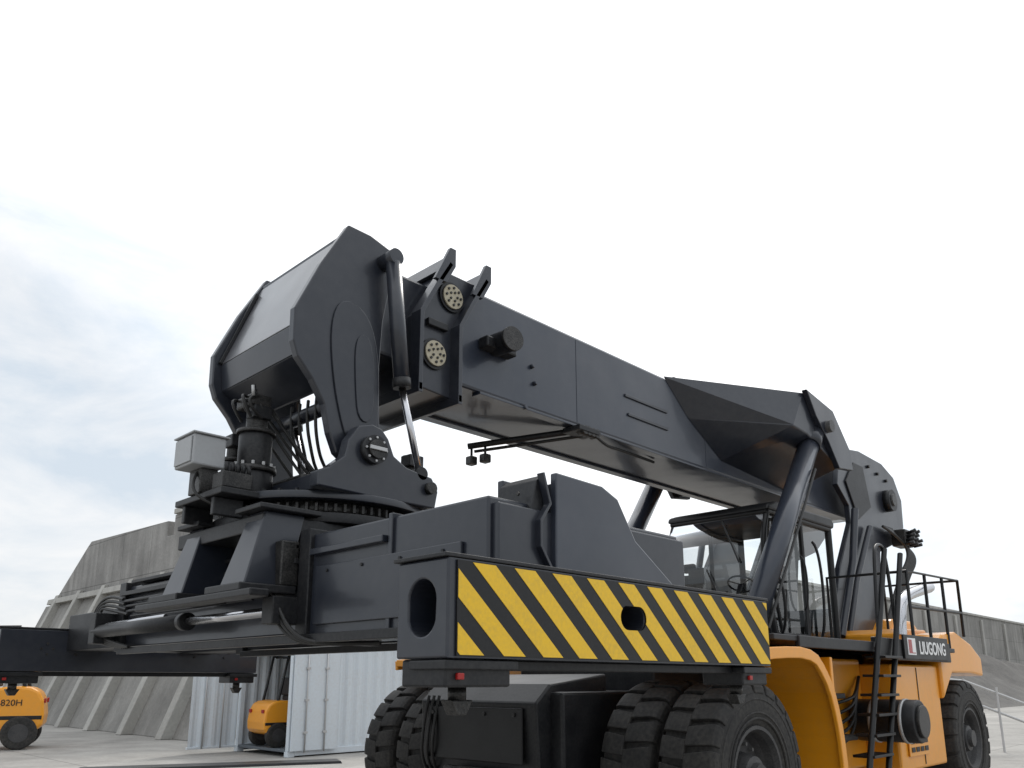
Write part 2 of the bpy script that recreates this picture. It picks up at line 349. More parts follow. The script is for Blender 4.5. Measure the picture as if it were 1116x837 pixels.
box('clamp_bar',2.52,2.66,4.85,6.75,2.19,2.24,BLACK,0.01)
box('side_frame_upper',2.76,4.8,5.2,6.6,2.70,2.82,BLACK,0.01)
for (x0,x1,nm) in ((3.02,3.60,'front'),(4.30,4.90,'rear')):
    box('spreader_main_beam_'+nm,x0,x1,3.15,5.05,1.93,2.66,DARK,0.015)
    box('spreader_mid_beam_'+nm,x0+0.03,x1-0.03,5.05,8.45,1.97,2.56,DARK,0.012)
    box('beam_top_flange_'+nm,x0-0.05,x1+0.05,5.08,8.1,2.57,2.60,BLACK,0.004)
    box('beam_collar_a_'+nm,x0-0.035,x1+0.035,4.92,5.06,1.90,2.70,BLACK,0.008)
    box('beam_collar_c_'+nm,x0-0.02,x1+0.02,4.0,4.04,1.91,2.68,DARK,0.006)
    box('beam_collar_b_'+nm,x0-0.02,x1+0.02,8.30,8.46,1.93,2.60,BLACK,0.008)
    box('telescopic_beam_'+nm,x0+0.08,x1-0.08,8.45,10.2,1.98,2.38,BLACK,0.01)
    box('slide_rail_'+nm,x0-0.06,x0+0.0,5.07,8.3,2.46,2.50,BLACK,0.004)
    box('lower_rail_'+nm,x0-0.05,x0+0.02,3.2,8.3,1.90,1.96,BLACK,0.004)
box('spreader_web_plate',3.60,4.30,3.3,8.3,2.05,2.12,BLACK)
box('beam_upper_ledge',2.97,3.02,4.06,4.90,2.50,2.545,DARK,0.006)
box('spreader_front_side_plate',2.995,3.02,3.35,4.85,2.02,2.42,DARK,0.006)
for y in (3.5,3.9,4.3,4.7): bolts('side_plate_bolt',(2.995,y,2.38),0.0,1,0.012,0.01,'x',BLACK)
cyl('telescope_cylinder_barrel',(2.86,6.55,2.12),(2.86,8.55,2.12),0.062,BLACK,24)
cyl('telescope_cylinder_rod',(2.86,5.2,2.12),(2.86,6.55,2.12),0.034,CHROME,20)
cyl('telescope_cylinder_liner',(2.86,6.95,2.185),(2.86,8.3,2.175),0.020,CHROME,12)
cyl('telescope_gland',(2.86,6.5,2.12),(2.86,6.6,2.12),0.072,BLACK,24)
box('cylinder_bracket_a',2.8,3.02,5.05,5.2,2.03,2.22,BLACK)
box('cylinder_bracket_b',2.8,3.02,8.45,8.6,2.0,2.3,BLACK)
for k,(z,r) in enumerate(((2.40,0.018),(2.35,0.015),(2.30,0.018),(2.25,0.012))):
    tube('beam_pipe',[(2.965,5.35+0.1*k,z),(2.965,8.3-0.1*k,z)],r,BLACK,smooth=False)
for k in range(4):
    d=0.05*k
    tube('end_hose_loop',[(2.95,8.2-d,2.42-d),(2.93,8.55,2.5-d),(2.9,8.8-d,2.35),(2.88,8.8-d*1.3,2.12),(2.9,8.6-d,2.0+0.3*d),(2.95,8.1-d,1.96)],0.015,HOSE)
for k in range(3):
    d=0.05*k
    tube('near_hose',[(2.9,5.35+d,2.5),(2.84,5.28+d,2.42),(2.84,5.1+d,2.2),(2.90,4.95+d,1.95),(3.0,4.7+d,1.88),(3.3,4.5,1.9)],0.015,HOSE)
box('hose_guide',2.86,3.0,5.08,5.32,2.30,2.62,GREASE,0.01)
for side in (0,1):
    if side==0:
        ya,yb=2.79,3.16
    else: ya,yb=10.18,10.55
    nm='near' if side==0 else 'far'
    eb=box('end_beam_'+nm,2.42,5.47,ya,yb,1.75,2.21,DARK,0)
    c1=slot('c',(ya+yb)/2,1.985,0.20,0.27,2.3,2.75,'x'); boolcut(eb,c1); bpy.data.objects.remove(c1)
    c2=slot('c',(ya+yb)/2,1.985,0.20,0.27,5.2,5.6,'x'); boolcut(eb,c2); bpy.data.objects.remove(c2)
    if side==0:
        c3=slot('c',3.83,2.0,0.25,0.14,ya-0.1,ya+0.25,'y'); boolcut(eb,c3); bpy.data.objects.remove(c3)
    md=eb.modifiers.new('bevel','BEVEL'); md.width=0.01; md.segments=2; md.limit_method='ANGLE'; md.angle_limit=math.radians(40)
    box('end_beam_lip_'+nm,2.40,5.49,ya-0.005,yb+0.02,2.212,2.232,BLACK,0.004)
    for x0,x1 in ((2.44,2.86),(5.12,5.46)):
        box('twistlock_housing_'+nm,x0,x1,ya+0.03,yb-0.02,1.62,1.748,BLACK,0.012)
        box('twistlock_guide_'+nm,x0-0.02,x1+0.03,ya+0.005,yb-0.1,1.70,1.742,BLACK,0.006)
        cyl('twistlock_neck_'+nm,((x0+x1)/2,(ya+yb)/2,1.62),((x0+x1)/2,(ya+yb)/2,1.56),0.045,GREASE,16)
        prism('twistlock_head_'+nm,[((x0+x1)/2-0.07,1.56),((x0+x1)/2+0.07,1.56),((x0+x1)/2+0.03,1.49),((x0+x1)/2-0.03,1.49)],(ya+yb)/2-0.04,(ya+yb)/2+0.04,GREASE,0.006)
        box('sensor_'+nm,x0+0.06,x0+0.10,ya+0.01,ya+0.03,1.655,1.685,RED,0.004)
    box('end_beam_under_rail_'+nm,2.9,5.1,ya+0.1,yb-0.1,1.70,1.748,BLACK,0.006)
    if side==1:
        for x in (2.9,3.2,4.6,5.0): bolts('far_beam_bolt',(x,ya,2.0),0.06,4,0.014,0.015,'y',GREASE)
def clip_stripe(xt0,xt1,z0,z1,sl,xa,xb):
    poly=[(xt0,z1),(xt1,z1),(xt1+sl,z0),(xt0+sl,z0)]
    def clip(poly,x,keep):
        out=[]
        for i in range(len(poly)):
            p=poly[i];q=poly[(i+1)%len(poly)]
            ip=keep*(p[0]-x)>=0; iq=keep*(q[0]-x)>=0
            if ip: out.append(p)
            if ip!=iq:
                t=(x-p[0])/(q[0]-p[0]); out.append((x,p[1]+t*(q[1]-p[1])))
        return out
    poly=clip(poly,xa,1)
    if len(poly)>2: poly=clip(poly,xb,-1)
    return poly
plate=box('hazard_plate',2.47,5.45,2.780,2.7895,1.76,2.20,FRAME,0)
cut=slot('c',3.83,2.0,0.25,0.14,2.6,2.9,'y'); boolcut(plate,cut)
k=-3
allst=[]
while True:
    xt=2.565+0.282*k
    if xt>5.5: break
    po=clip_stripe(xt,xt+0.150,1.765,2.195,0.49,2.475,5.445); k+=1
    if len(po)>2:
        o=prism('hazard_stripe',po,2.7775,2.7805,STRIPE,0); allst.append(o)
for o in allst: boolcut(o,cut)
bpy.data.objects.remove(cut)
UP=[(3.48,2.24),(3.49,2.86),(3.93,2.85),(4.09,2.79),(4.27,2.54),(4.67,2.30),(4.70,2.24)]
prism('end_bracket_outer_plate',UP,3.06,3.11,BOOMM,0.01)
prism('end_bracket_inner_plate',[(3.40,2.24),(3.40,2.86),(3.9,2.85),(4.2,2.6),(4.6,2.3),(4.65,2.24)],3.42,3.47,DARK,0.01)
prism('end_bracket_web',[(3.50,2.24),(3.50,2.80),(3.90,2.80),(4.24,2.5),(4.6,2.27),(4.6,2.24)],3.112,3.418,DARK,0.004)
prism('end_bracket_flange',[(3.32,2.24),(3.32,2.60),(3.37,2.80),(3.42,2.84),(3.42,2.24)],3.11,3.42,BLACK,0.006)
ribbon('bracket_rib',[(3.38,2.84),(3.44,2.66),(3.36,2.55),(3.36,2.4),(3.46,2.26)],0.02,3.06,3.11,DARK)
for z in (2.72,2.6,2.45): bolts('bracket_bolts',(3.31,3.2,z),0.0,1,0.014,0.012,'x',GREASE)
box('beam_to_end_joint',3.05,4.9,3.10,3.2,1.96,2.62,DARK,0.01)
# ---------------- BOOM
BY0,BY1=5.47,6.47
prism('outer_boom',[(4.85,4.42),(4.85,5.46),(5.2,5.48),(15.2,5.48),(15.2,4.60),(14.0,4.42)],BY0,BY1,BOOMM,0.03)
box('inner_boom',3.6,4.9,BY0+0.08,BY1-0.08,4.50,5.36,DARK,0.03)
prism('boom_collar',[(4.24,4.25),(4.26,4.95),(4.58,5.50),(5.08,5.50),(4.74,4.9),(4.70,4.22)],BY0-0.06,BY1+0.06,DARK,0.012)
for off,nm in ((0,'front'),(0.47,'rear')):
    pts=[(4.22+off,4.16),(4.22+off,4.92),(4.40+off,5.25),(4.56+off,5.52)]
    ribbon('collar_rib_'+nm,pts,0.045,BY0-0.19,BY0-0.055,DARK)
    ribbon('collar_rib_far_'+nm,pts,0.045,BY1+0.055,BY1+0.19,DARK)
    for yy in (BY0-0.19,BY1+0.15):
        prism('collar_ear_'+nm,[(4.36+off,5.30),(4.54+off,5.68),(4.61+off,5.68),(4.61+off,5.50),(4.5+off,5.30)],yy,yy+0.045,DARK,0.004)
    box('collar_bottom_rib_'+nm,4.20+off,4.245+off,BY0-0.19,BY1+0.19,4.14,4.23,DARK,0.004)
    prism('collar_top_rib_'+nm,[(4.52+off,5.49),(4.60+off,5.66),(4.625+off,5.66),(4.625+off,5.49)],BY0-0.145,BY1+0.145,DARK,0.004)
for (x,z) in ((4.66,5.24),(4.46,4.60)):
    cyl('wear_pad_ring',(x,BY0-0.062,z),(x,BY0-0.085,z),0.150,BLACK,32)
    cyl('wear_pad_cover',(x,BY0-0.085,z),(x,BY0-0.105,z),0.122,PAD,32,bevel=0.004)
    bolts('wear_pad_bolts',(x,BY0-0.105,z),0.088,8,0.013,0.014,'y',GREASE)
    bolts('wear_pad_bolts',(x,BY0-0.105,z),0.045,5,0.012,0.014,'y',GREASE)
box('collar_block',4.36,4.6,BY0-0.11,BY0-0.06,4.86,4.93,BLACK)
cyl('boom_work_light',(5.26,BY0-0.30,4.93),(5.30,BY0-0.02,4.96),0.115,BLACK,28,bevel=0.01)
cyl('boom_work_light_ring',(5.255,BY0-0.33,4.93),(5.26,BY0-0.29,4.93),0.125,GREASE,28)
box('work_light_bracket',5.08,5.5,BY0-0.14,BY0-0.001,4.86,4.98,BLACK,0.02)
for (x,z) in ((5.86,4.90),(5.9,4.72),(5.74,4.41)):
    cyl('lifting_stud',(x,BY0-0.001,z),(x,BY0-0.045,z),0.026,BOOMM,16,r1=0.02)
for (x0,x1,z) in ((7.5,8.4,4.99),(7.55,8.4,4.76)):
    box('boom_slide_strip',x0,x1,BY0-0.02,BY0-0.001,z,z+0.035,DARK,0.004)
for x in (6.6,9.3): box('boom_weld_seam',x,x+0.012,BY0-0.004,BY0-0.001,4.46,5.44,BOOMM,0)
box('boom_lower_flange',5.1,14.0,BY0-0.02,BY0+0.1,4.392,4.418,BOOMM,0.004)
box('boom_lower_flange_far',5.1,14.0,BY1-0.1,BY1+0.02,4.392,4.418,BOOMM,0.004)
tube('lamp_bar',[(6.75,5.42,4.40),(5.9,6.5,4.24)],0.035,BLACK,smooth=False)
tube('lamp_bar_pipe',[(6.85,5.42,4.36),(6.0,6.5,4.20)],0.018,HOSE,smooth=False)
box('lamp_bar_mount',6.5,6.85,5.35,5.6,4.33,4.39,BLACK)
for (x,y,z) in ((5.93,6.47,4.13),(6.02,6.34,4.15)):
    box('hanging_lamp',x-0.05,x+0.05,y-0.05,y+0.05,z-0.11,z-0.01,GREASE,0.015)
    cyl('lamp_stem',(x,y,z-0.01),(x,y,z+0.09),0.014,BLACK,10)
for k in range(4):
    cyl('pipe_coupling',(6.62+0.07*k,5.36,4.35),(6.62+0.07*k,5.46,4.35),0.05,GREASE,16)
tube('boom_under_hose',[(6.8,5.4,4.36),(7.1,5.5,4.30),(7.6,5.6,4.36),(8.4,5.7,4.39)],0.018,HOSE)
for side in (0,1):
    Y=(lambda y:y) if side==0 else mir
    nm='right' if side==0 else 'left'
    v=[(8.35,Y(5.465),5.495),(10.55,Y(4.60),5.62),(11.35,Y(4.60),5.50),(11.75,Y(4.60),5.05),(11.75,Y(5.465),5.05),(11.9,Y(5.465),5.55),
       (8.9,Y(5.465),5.05),(10.2,Y(4.62),5.06),(10.6,Y(4.60),5.02),(11.6,Y(4.60),4.72),(11.75,Y(5.465),4.5),(9.7,Y(5.465),4.62)]
    f=[(0,1,2,5),(2,3,4,5),(0,6,7,1),(1,7,8,2),(2,8,9,3),(3,9,10,4),(6,11,7),(7,11,8),(8,11,10,9)]
    mesh('lift_bracket_'+nm,v,f,DARK,0.015)
    b0=min(Y(4.52),Y(4.60));b1=max(Y(4.52),Y(4.60))
    prism('lift_bracket_cheek_'+nm,[(10.5,5.64),(11.35,5.52),(11.85,5.02),(11.9,4.72),(11.4,4.66),(11.1,5.0),(10.75,5.3)],b0,b1,DARK,0.01)
    cyl('lift_pin_'+nm,(11.1,Y(4.45),5.22),(11.1,Y(4.95),5.22),0.09,GREASE,24)
    cyl('lift_cylinder_eye_'+nm,(11.08,Y(4.58),5.2),(11.08,Y(4.82),5.2),0.16,DARK,28)
    cyl('lift_cylinder_barrel_'+nm,(8.75,Y(4.72),2.15),(10.88,Y(4.70),5.0),0.145,BOOMM,32)
    cyl('lift_cylinder_cap_'+nm,(10.80,Y(4.70),4.90),(10.98,Y(4.70),5.14),0.165,DARK,32)
    tube('cylinder_pipe_'+nm,[(8.95,Y(4.56),2.25),(10.6,Y(4.54),4.5)],0.018,HOSE,smooth=False)
box('boom_saddle_plate',8.6,12.0,BY0-0.01,BY1+0.01,5.482,5.56,DARK,0.02)
TW=[(13.0,5.12),(13.35,5.50),(13.95,5.58),(15.0,5.55),(15.55,5.38),(15.85,4.98),(15.8,4.45),(15.3,4.10),(14.5,3.85),(14.1,2.2),(12.1,2.2),(12.7,3.4),(13.3,4.2),(13.3,4.5),(12.9,4.8)]
for y0 in (5.18,6.68):
    prism('boom_pivot_tower',TW,y0,y0+0.09,DARK,0.012)
for y in (5.12,6.82):
    cyl('boom_pivot_pin',(15.05,y-0.06,4.85),(15.05,y+0.06,4.85),0.2,BLACK,32)
    cyl('boom_pivot_pin_cap',(15.05,y-0.09,4.85),(15.05,y+0.09,4.85),0.11,GREASE,32)
prism('tower_inner_rib',[(13.2,4.9),(13.6,5.3),(14.0,5.3),(14.2,4.6),(13.6,4.3)],5.15,5.182,BLACK,0.01)
for k in range(3): cyl('tower_bolt',(14.3+0.4*k,5.18,5.36-0.06*k),(14.3+0.4*k,5.14,5.36-0.06*k),0.03,GREASE,12)
box('tower_cross_member',13.1,14.0,5.27,6.68,2.2,2.8,DARK)
for k in range(8):
    x=15.0+0.06*k
    tube('rear_hose',[(x-0.5,5.1,4.3),(x,4.95+0.02*k,4.1),(x+0.1,4.9,3.8),(x-0.3,5.0,3.4),(x-0.9,5.05,2.6)],0.025,HOSE)
box('rear_valve_block',15.0,15.4,4.9,5.15,4.0,4.3,GREASE,0.02)
for k in range(10): cyl('rear_valve_fitting',(14.98+0.05*k,4.90,4.02+0.07*(k%4)),(14.98+0.05*k,4.76,4.04+0.08*(k%4)),0.03,BLACK,10)
tube('frame_pipe',[(12.6,5.1,2.3),(13.1,5.1,3.2),(13.9,5.1,4.2)],0.05,DARK,smooth=False)
tube('frame_pipe',[(12.2,5.05,2.3),(12.9,5.05,3.5),(13.2,5.05,4.4)],0.06,DARK,smooth=False)
# ---------------- CHASSIS
box('front_frame',5.75,8.6,5.0,6.94,0.55,1.55,BLACK,0.03)
prism('front_frame_nose',[(5.6,0.75),(5.55,1.45),(5.75,1.62),(6.6,1.72),(6.6,0.5),(5.8,0.5)],5.15,6.79,BLACK,0.02)
box('front_frame_face_plate',5.52,5.545,5.3,6.64,0.9,1.4,FRAME,0.01)
for y in (5.4,5.8,6.2,6.55): bolts('face_plate_bolt',(5.52,y,1.34),0.0,1,0.02,0.015,'x',GREASE)
box('chassis_main',7.2,14.6,5.0,6.94,0.75,2.1,BLACK,0.03)
cyl('front_axle',(6.75,4.72,0.83),(6.75,7.22,0.83),0.26,BLACK,28)
cyl('front_axle_diff',(6.45,YC,0.83),(6.75,YC,0.83),0.42,GREASE,28,r1=0.5)
box('front_tow_plate',5.44,5.52,5.6,6.3,0.45,0.85,GREASE,0.02)
cyl('tow_pin',(5.38,5.75,0.52),(5.38,5.75,0.8),0.04,GREASE,16)
for k in range(3):
    tube('frame_hose',[(5.55,6.5+0.08*k,1.5),(5.46,6.5+0.08*k,1.15),(5.52,6.55+0.08*k,0.8),(5.7,6.6+0.08*k,0.7)],0.016,HOSE)
R=0.83
tyre('front_wheel_right_outer',6.75,R,3.60,4.14,R,-1)
tyre('front_wheel_right_inner',6.75,R,4.22,4.76,R,-1)
tyre('front_wheel_left_inner',6.75,R,mir(4.76),mir(4.22),R,-1)
tyre('front_wheel_left_outer',6.75,R,mir(4.14),mir(3.60),R,1)
tyre('rear_wheel_right',13.5,R,3.78,4.32,R,-1)
tyre('rear_wheel_left',13.5,R,mir(4.32),mir(3.78),R,1)
cyl('rear_axle',(13.5,4.3,0.83),(13.5,7.64,0.83),0.2,BLACK,24)
FP=smoothpts([(6.25,1.86),(6.7,1.90),(7.2,1.94),(7.75,1.95),(8.05,1.86),(8.28,1.62),(8.40,1.3),(8.45,1.0),(8.46,0.6)],1)
ribbon('front_fender_right',FP,0.05,3.58,4.95,YEL,0.01)
ribbon('front_fender_left',FP,0.08,mir(4.95),8.15,YEL,0.01)
for yy in (3.56,8.13):
    ribbon('fender_lip',[(p[0]+(-0.03 if p[0]>8.0 else 0),p[1]-0.03) for i,p in enumerate(FP)],0.11,yy,yy+0.045,YEL,0.01)
for side in (0,1):
    Y=(lambda y:y) if side==0 else mir
    def sb(name,x0,x1,y0,y1,z0,z1,mat,bev=0.015): return box(name,x0,x1,min(Y(y0),Y(y1)),max(Y(y0),Y(y1)),z0,z1,mat,bev)
    sb('side_tank',10.75,12.45,3.85,5.0,0.55,1.86,YEL,0.03)
    sb('side_tank_seam',11.58,11.60,3.843,3.852,0.6,1.82,FRAME,0.001)
    sb('side_lower_body',8.5,10.75,4.25,5.0,0.60,1.92,YEL,0.03)
    sb('step_box_lower',8.75,9.6,3.75,4.25,0.55,0.62,BLACK,0.01)
    sb('step_box_mid',8.75,9.5,3.85,4.25,1.0,1.06,BLACK,0.01)
    sb('step_box_upper',8.8,9.5,3.95,4.25,1.45,1.51,BLACK,0.01)
    sb('step_side',8.70,8.76,3.75,4.25,0.55,1.9,YEL,0.01)
    sb('platform_deck',7.4,12.9,3.72,5.0,2.04,2.10,BLACK,0.01)
    sb('platform_skirt',9.9,12.62,3.70,3.76,1.90,2.16,FRAME,0.01)
    sb('platform_skirt_front',7.9,9.9,3.70,3.75,1.98,2.10,BLACK,0.01)
    prism('counterweight_side',[(12.47,1.40),(12.47,2.14),(12.7,2.30),(13.3,2.36),(14.0,2.20),(14.45,2.0),(14.45,1.72),(13.9,1.76),(12.95,1.76),(12.6,1.5)],min(Y(3.80),Y(4.9)),max(Y(3.80),Y(4.9)),YEL,0.03)
prism('counterweight',[(13.6,0.8),(13.6,2.3),(14.0,2.65),(14.9,2.65),(15.5,2.3),(15.6,1.2),(15.2,0.8)],4.9,mir(4.9),YEL,0.05)
prism('engine_hood',[(12.3,2.1),(12.3,2.32),(12.6,2.40),(13.6,2.42),(13.6,2.1)],4.3,5.16,YEL,0.03)
box('tank_grille_frame',11.0,11.7,3.825,3.842,0.72,1.2,YEL,0.005)
for i in range(4):
    for j in range(4):
        box('grille_slot',11.06+0.16*i,11.18+0.16*i,3.817,3.8235,0.77+0.1*j,0.83+0.1*j,FRAME,0.003)
cyl('air_filter_can',(10.42,3.46,1.18),(10.42,4.2,1.18),0.25,BLACK,40,bevel=0.02)
cyl('air_filter_cap',(10.42,3.42,1.18),(10.42,3.47,1.18),0.19,GREASE,32,bevel=0.01)
for y in (3.6,3.95): cyl('filter_band',(10.42,y,1.18),(10.42,y+0.04,1.18),0.26,GALV,40)
for k in range(5):
    tube('side_pipe',[(9.7,4.2,0.9+0.12*k),(10.0,4.1,0.95+0.12*k),(10.3,4.15,1.5),(10.6,4.22,1.7)],0.02,HOSE)
box('side_red_reflector',9.85,10.0,3.690,3.698,2.0,2.04,RED,0.002)
box('nameplate',10.75,12.45,3.672,3.698,1.92,2.22,FRAME,0.004)
cu=bpy.data.curves.new('nameplate_text','FONT'); cu.body='LIUGONG'; cu.size=0.23; cu.extrude=0.003; cu.offset=0.004
t=bpy.data.objects.new('nameplate_text',cu); t.location=(11.27,3.668,1.99); t.rotation_euler=(math.radians(90),0,0); reg(t,WHITE)
box('nameplate_emblem_white',10.86,11.14,3.666,3.6715,1.97,2.18,WHITE,0)
prism('nameplate_emblem_red',[(10.89,2.16),(11.00,2.16),(11.0,2.0),(11.11,2.0),(11.11,1.99),(10.89,1.99)],3.662,3.6655,RED,0)
for off in (0,0.55):
    tube('ladder_stringer',[(9.02+off,3.60,0.55),(9.9+off,3.66,2.15),(10.55+off,3.72,3.28)],0.035,FRAME,smooth=False)
for k in range(7):
    t_=k/7; x=9.06+t_*0.84; z=0.62+t_*1.5
    box('ladder_tread',x,x+0.55,3.56,3.80,z,z+0.03,FRAME,0.004)
tube('ladder_grab_rail',[(10.0,3.7,2.1),(10.1,3.7,3.1),(10.35,3.75,3.35),(10.7,3.75,3.3),(10.75,3.75,2.1)],0.022,FRAME)
def rail(name,pts,r=0.022): tube(name,pts,r,FRAME,smooth=False)
rail('guard_rail_top',[(11.5,3.8,2.1),(11.5,3.8,3.10),(13.7,3.8,3.16),(13.7,3.8,2.3)])
rail('guard_rail_mid',[(11.5,3.8,2.62),(13.7,3.8,2.66)])
for x in (12.2,12.95): rail('guard_rail_post',[(x,3.8,2.1),(x,3.8,3.13)])
rail('guard_rail_cross',[(11.5,3.8,3.1),(11.5,4.9,3.1),(11.5,4.9,2.1)])
rail('guard_rail_rear',[(13.7,3.8,3.16),(13.7,4.9,3.16),(13.7,4.9,2.4)])
tube('exhaust_pipe',[(12.5,4.3,2.3),(12.55,4.3,2.68),(12.75,4.3,2.86),(13.2,4.3,2.98),(14.0,4.3,3.12)],0.085,CHROME)
# ---------------- CAB
CX0,CX1,CY0,CY1,CZ0,CZ1=10.05,12.0,4.98,6.5,2.12,3.92
def post(name,pts,r=0.045): tube(name,pts,r,FRAME,smooth=False)
box('cab_floor',CX0-0.02,CX1,CY0,CY1,CZ0-0.05,CZ0+0.06,FRAME,0.02)
prism('cab_roof',[(9.92,3.90),(9.95,3.98),(10.15,4.04),(11.95,4.06),(12.05,3.98),(12.02,3.90)],CY0-0.04,CY1+0.04,FRAME,0.03)
for y in (CY0+0.03,CY1-0.03):
    tube('cab_front_pillar',[(10.04,y,CZ0),(9.90,y,2.6),(9.84,y,3.2),(9.90,y,3.7),(10.05,y,3.95)],0.042,FRAME)
    post('cab_mid_pillar',[(11.0,y,CZ0),(11.0,y,3.92)],0.035)
    post('cab_rear_pillar',[(11.95,y,CZ0),(11.95,y,3.92)],0.05)
    post('cab_sill',[(10.02,y,CZ0+0.05),(11.95,y,CZ0+0.05)],0.05)
    post('cab_header',[(9.98,y,3.89),(11.95,y,3.89)],0.05)
    mesh('cab_side_glass',[(10.02,y,2.2),(9.90,y,2.6),(9.86,y,3.2),(9.92,y,3.7),(10.0,y,3.88),(11.93,y,3.88),(11.93,y,2.2)],[(0,1,2,3,4,5,6)],GLASS)
tube('door_frame',[(10.14,CY0-0.01,2.25),(10.0,CY0-0.01,2.8),(10.0,CY0-0.01,3.4),(10.12,CY0-0.01,3.80),(10.9,CY0-0.01,3.80),(10.9,CY0-0.01,2.25),(10.14,CY0-0.01,2.25)],0.026,FRAME,smooth=False)
tube('door_handle_rail',[(10.80,CY0-0.03,2.6),(10.80,CY0-0.1,2.65),(10.80,CY0-0.1,3.3),(10.80,CY0-0.03,3.35)],0.015,FRAME)
tube('cab_grab_handle',[(11.2,CY0-0.04,2.2),(11.2,CY0-0.14,2.3),(11.2,CY0-0.14,3.5),(11.2,CY0-0.04,3.6)],0.02,FRAME)
tube('cab_grab_handle',[(9.98,CY0-0.04,2.2),(9.9,CY0-0.2,2.3),(9.85,CY0-0.2,3.0),(9.9,CY0-0.04,3.1)],0.02,FRAME)
post('windshield_bottom_bar',[(10.02,CY0,CZ0+0.08),(10.02,CY1,CZ0+0.08)],0.05)
post('windshield_top_bar',[(9.98,CY0,3.88),(9.98,CY1,3.88)],0.04)
v=[];f=[]
gp=[(10.02,2.2),(9.88,2.6),(9.83,3.2),(9.88,3.7),(9.97,3.87)]
for p in gp: v+=[(p[0],CY0+0.03,p[1]),(p[0],CY1-0.03,p[1])]
for i in range(4): f.append((2*i,2*i+1,2*i+3,2*i+2))
mesh('cab_windshield',v,f,GLASS,0,True)
mesh('cab_rear_glass',[(11.96,CY0+0.06,2.45),(11.96,CY1-0.06,2.45),(11.96,CY1-0.06,3.86),(11.96,CY0+0.06,3.86)],[(0,1,2,3)],GLASS)
box('cab_rear_panel',11.93,11.99,CY0+0.03,CY1-0.03,2.15,2.45,FRAME,0.01)
post('wiper',[(9.84,5.6,2.5),(9.80,5.85,3.15)],0.012)
post('wiper',[(9.86,5.6,3.80),(9.80,5.35,3.2)],0.012)
box('seat_base',10.9,11.4,5.5,6.0,2.2,2.5,SEAT,0.03)
box('seat_cushion',10.85,11.4,5.46,6.04,2.52,2.66,SEAT,0.05)
prism('seat_back',[(11.36,2.62),(11.48,3.35),(11.6,3.35),(11.5,2.6)],5.52,5.98,SEAT,0.05)
box('seat_headrest',11.46,11.56,5.64,5.86,3.38,3.53,SEAT,0.03)
box('dash_console',10.15,10.35,5.3,6.2,2.2,2.78,SEAT,0.04)
cyl('steering_column',(10.3,5.72,2.7),(10.48,5.72,2.98),0.035,FRAME)
ring=[(10.5+0.16*math.cos(a)*0.8,5.72+0.2*math.sin(a),3.0-0.10*math.cos(a)) for a in [2*math.pi*i/20 for i in range(20)]]
tube('steering_wheel',ring,0.014,FRAME,cyclic=True,smooth=False)
for a in (0,2.1,4.2): tube('steering_spoke',[(10.5,5.72,2.99),(10.5+0.128*math.cos(a),5.72+0.2*math.sin(a),3.0-0.1*math.cos(a))],0.01,FRAME,smooth=False)
box('cab_monitor',10.2,10.24,6.15,6.4,3.0,3.25,FRAME,0.01)
box('armrest_joystick_box',10.8,11.2,6.08,6.2,2.66,2.8,SEAT,0.02)
cyl('joystick',(10.85,6.14,2.8),(10.82,6.14,2.95),0.018,FRAME)
# ============================================================ SETTING
PARENT[0]=None
mesh('ground',[(-300,-300,0),(500,-300,0),(500,500,0),(-300,500,0)],[(0,1,2,3)],GND)
W1=empty('concrete_retaining_wall',(12.3,30,0))
prism('wall_body',[(22.9,0),(22.9,7.75),(29.9,7.75),(29.9,7.0),(30.5,7.0),(30.5,7.6),(38.8,7.8),(39.2,7.6),(44.6,4.4),(46.5,0)],12.3,13.6,CONY,0.03,'x')
prism('wall_coping',[(22.9,7.752),(22.9,7.95),(29.8,7.95),(29.8,7.752)],12.2,13.7,CONR,0.02,'x')
prism('facing_slab',[(12.298,5.2),(10.4,0.0),(12.298,0.0)],22.95,44.2,CONS,0.02,'y')
prism('facing_ledge',[(12.298,5.2),(12.298,5.45),(12.1,5.45),(12.05,5.2)],22.95,43.3,CONR,0.02,'y')
for k,y in enumerate((24.0,27.0,30.0,33.0,36.0,39.0,42.0)):
    prism('buttress_rib_%d'%k,[(12.297,5.6),(12.15,5.6),(10.05,0.0),(12.297,0.0)],y,y+0.40,CONR,0.02,'y')
W2=empty('concrete_boundary_wall',(60,22.9,0))
box('wall_body',13.6,150,22.9,23.8,0,7.7,CONX,0.02)
box('wall_coping',13.6,150,22.8,23.9,7.702,7.9,CONR,0.02)
for k in range(16):
    box('wall_pilaster_%d'%k,16+8*k,16.5+8*k,22.7,22.9-0.003,0,7.4,CONR,0.02)
PARENT[0]=None
bm=bmesh.new(); nx,ny=90,16
from mathutils import noise
grid=[[None]*(ny+1) for _ in range(nx+1)]
for i in range(nx+1):
    for j in range(ny+1):
        x=34+i*0.8; y=14.5+j*0.52; t_=j/ny
        e=min(1,i/8.0,(nx-i)/8.0)
        z=-0.05+e*(4.0*math.sin(t_*math.pi*0.5)**1.3)*(0.85+0.35*noise.noise(Vector((x*0.13,y*0.2,1.1))))+e*min(1,t_*4)*0.3*noise.noise(Vector((x*0.7,y*0.9,0)))
        grid[i][j]=bm.verts.new((x,y,z))
for i in range(nx):
    for j in range(ny): bm.faces.new((grid[i][j],grid[i+1][j],grid[i+1][j+1],grid[i][j+1]))
me=bpy.data.meshes.new('soil_mound'); bm.to_mesh(me); bm.free()
reg(bpy.data.objects.new('soil_mound',me),SOIL,0,True)
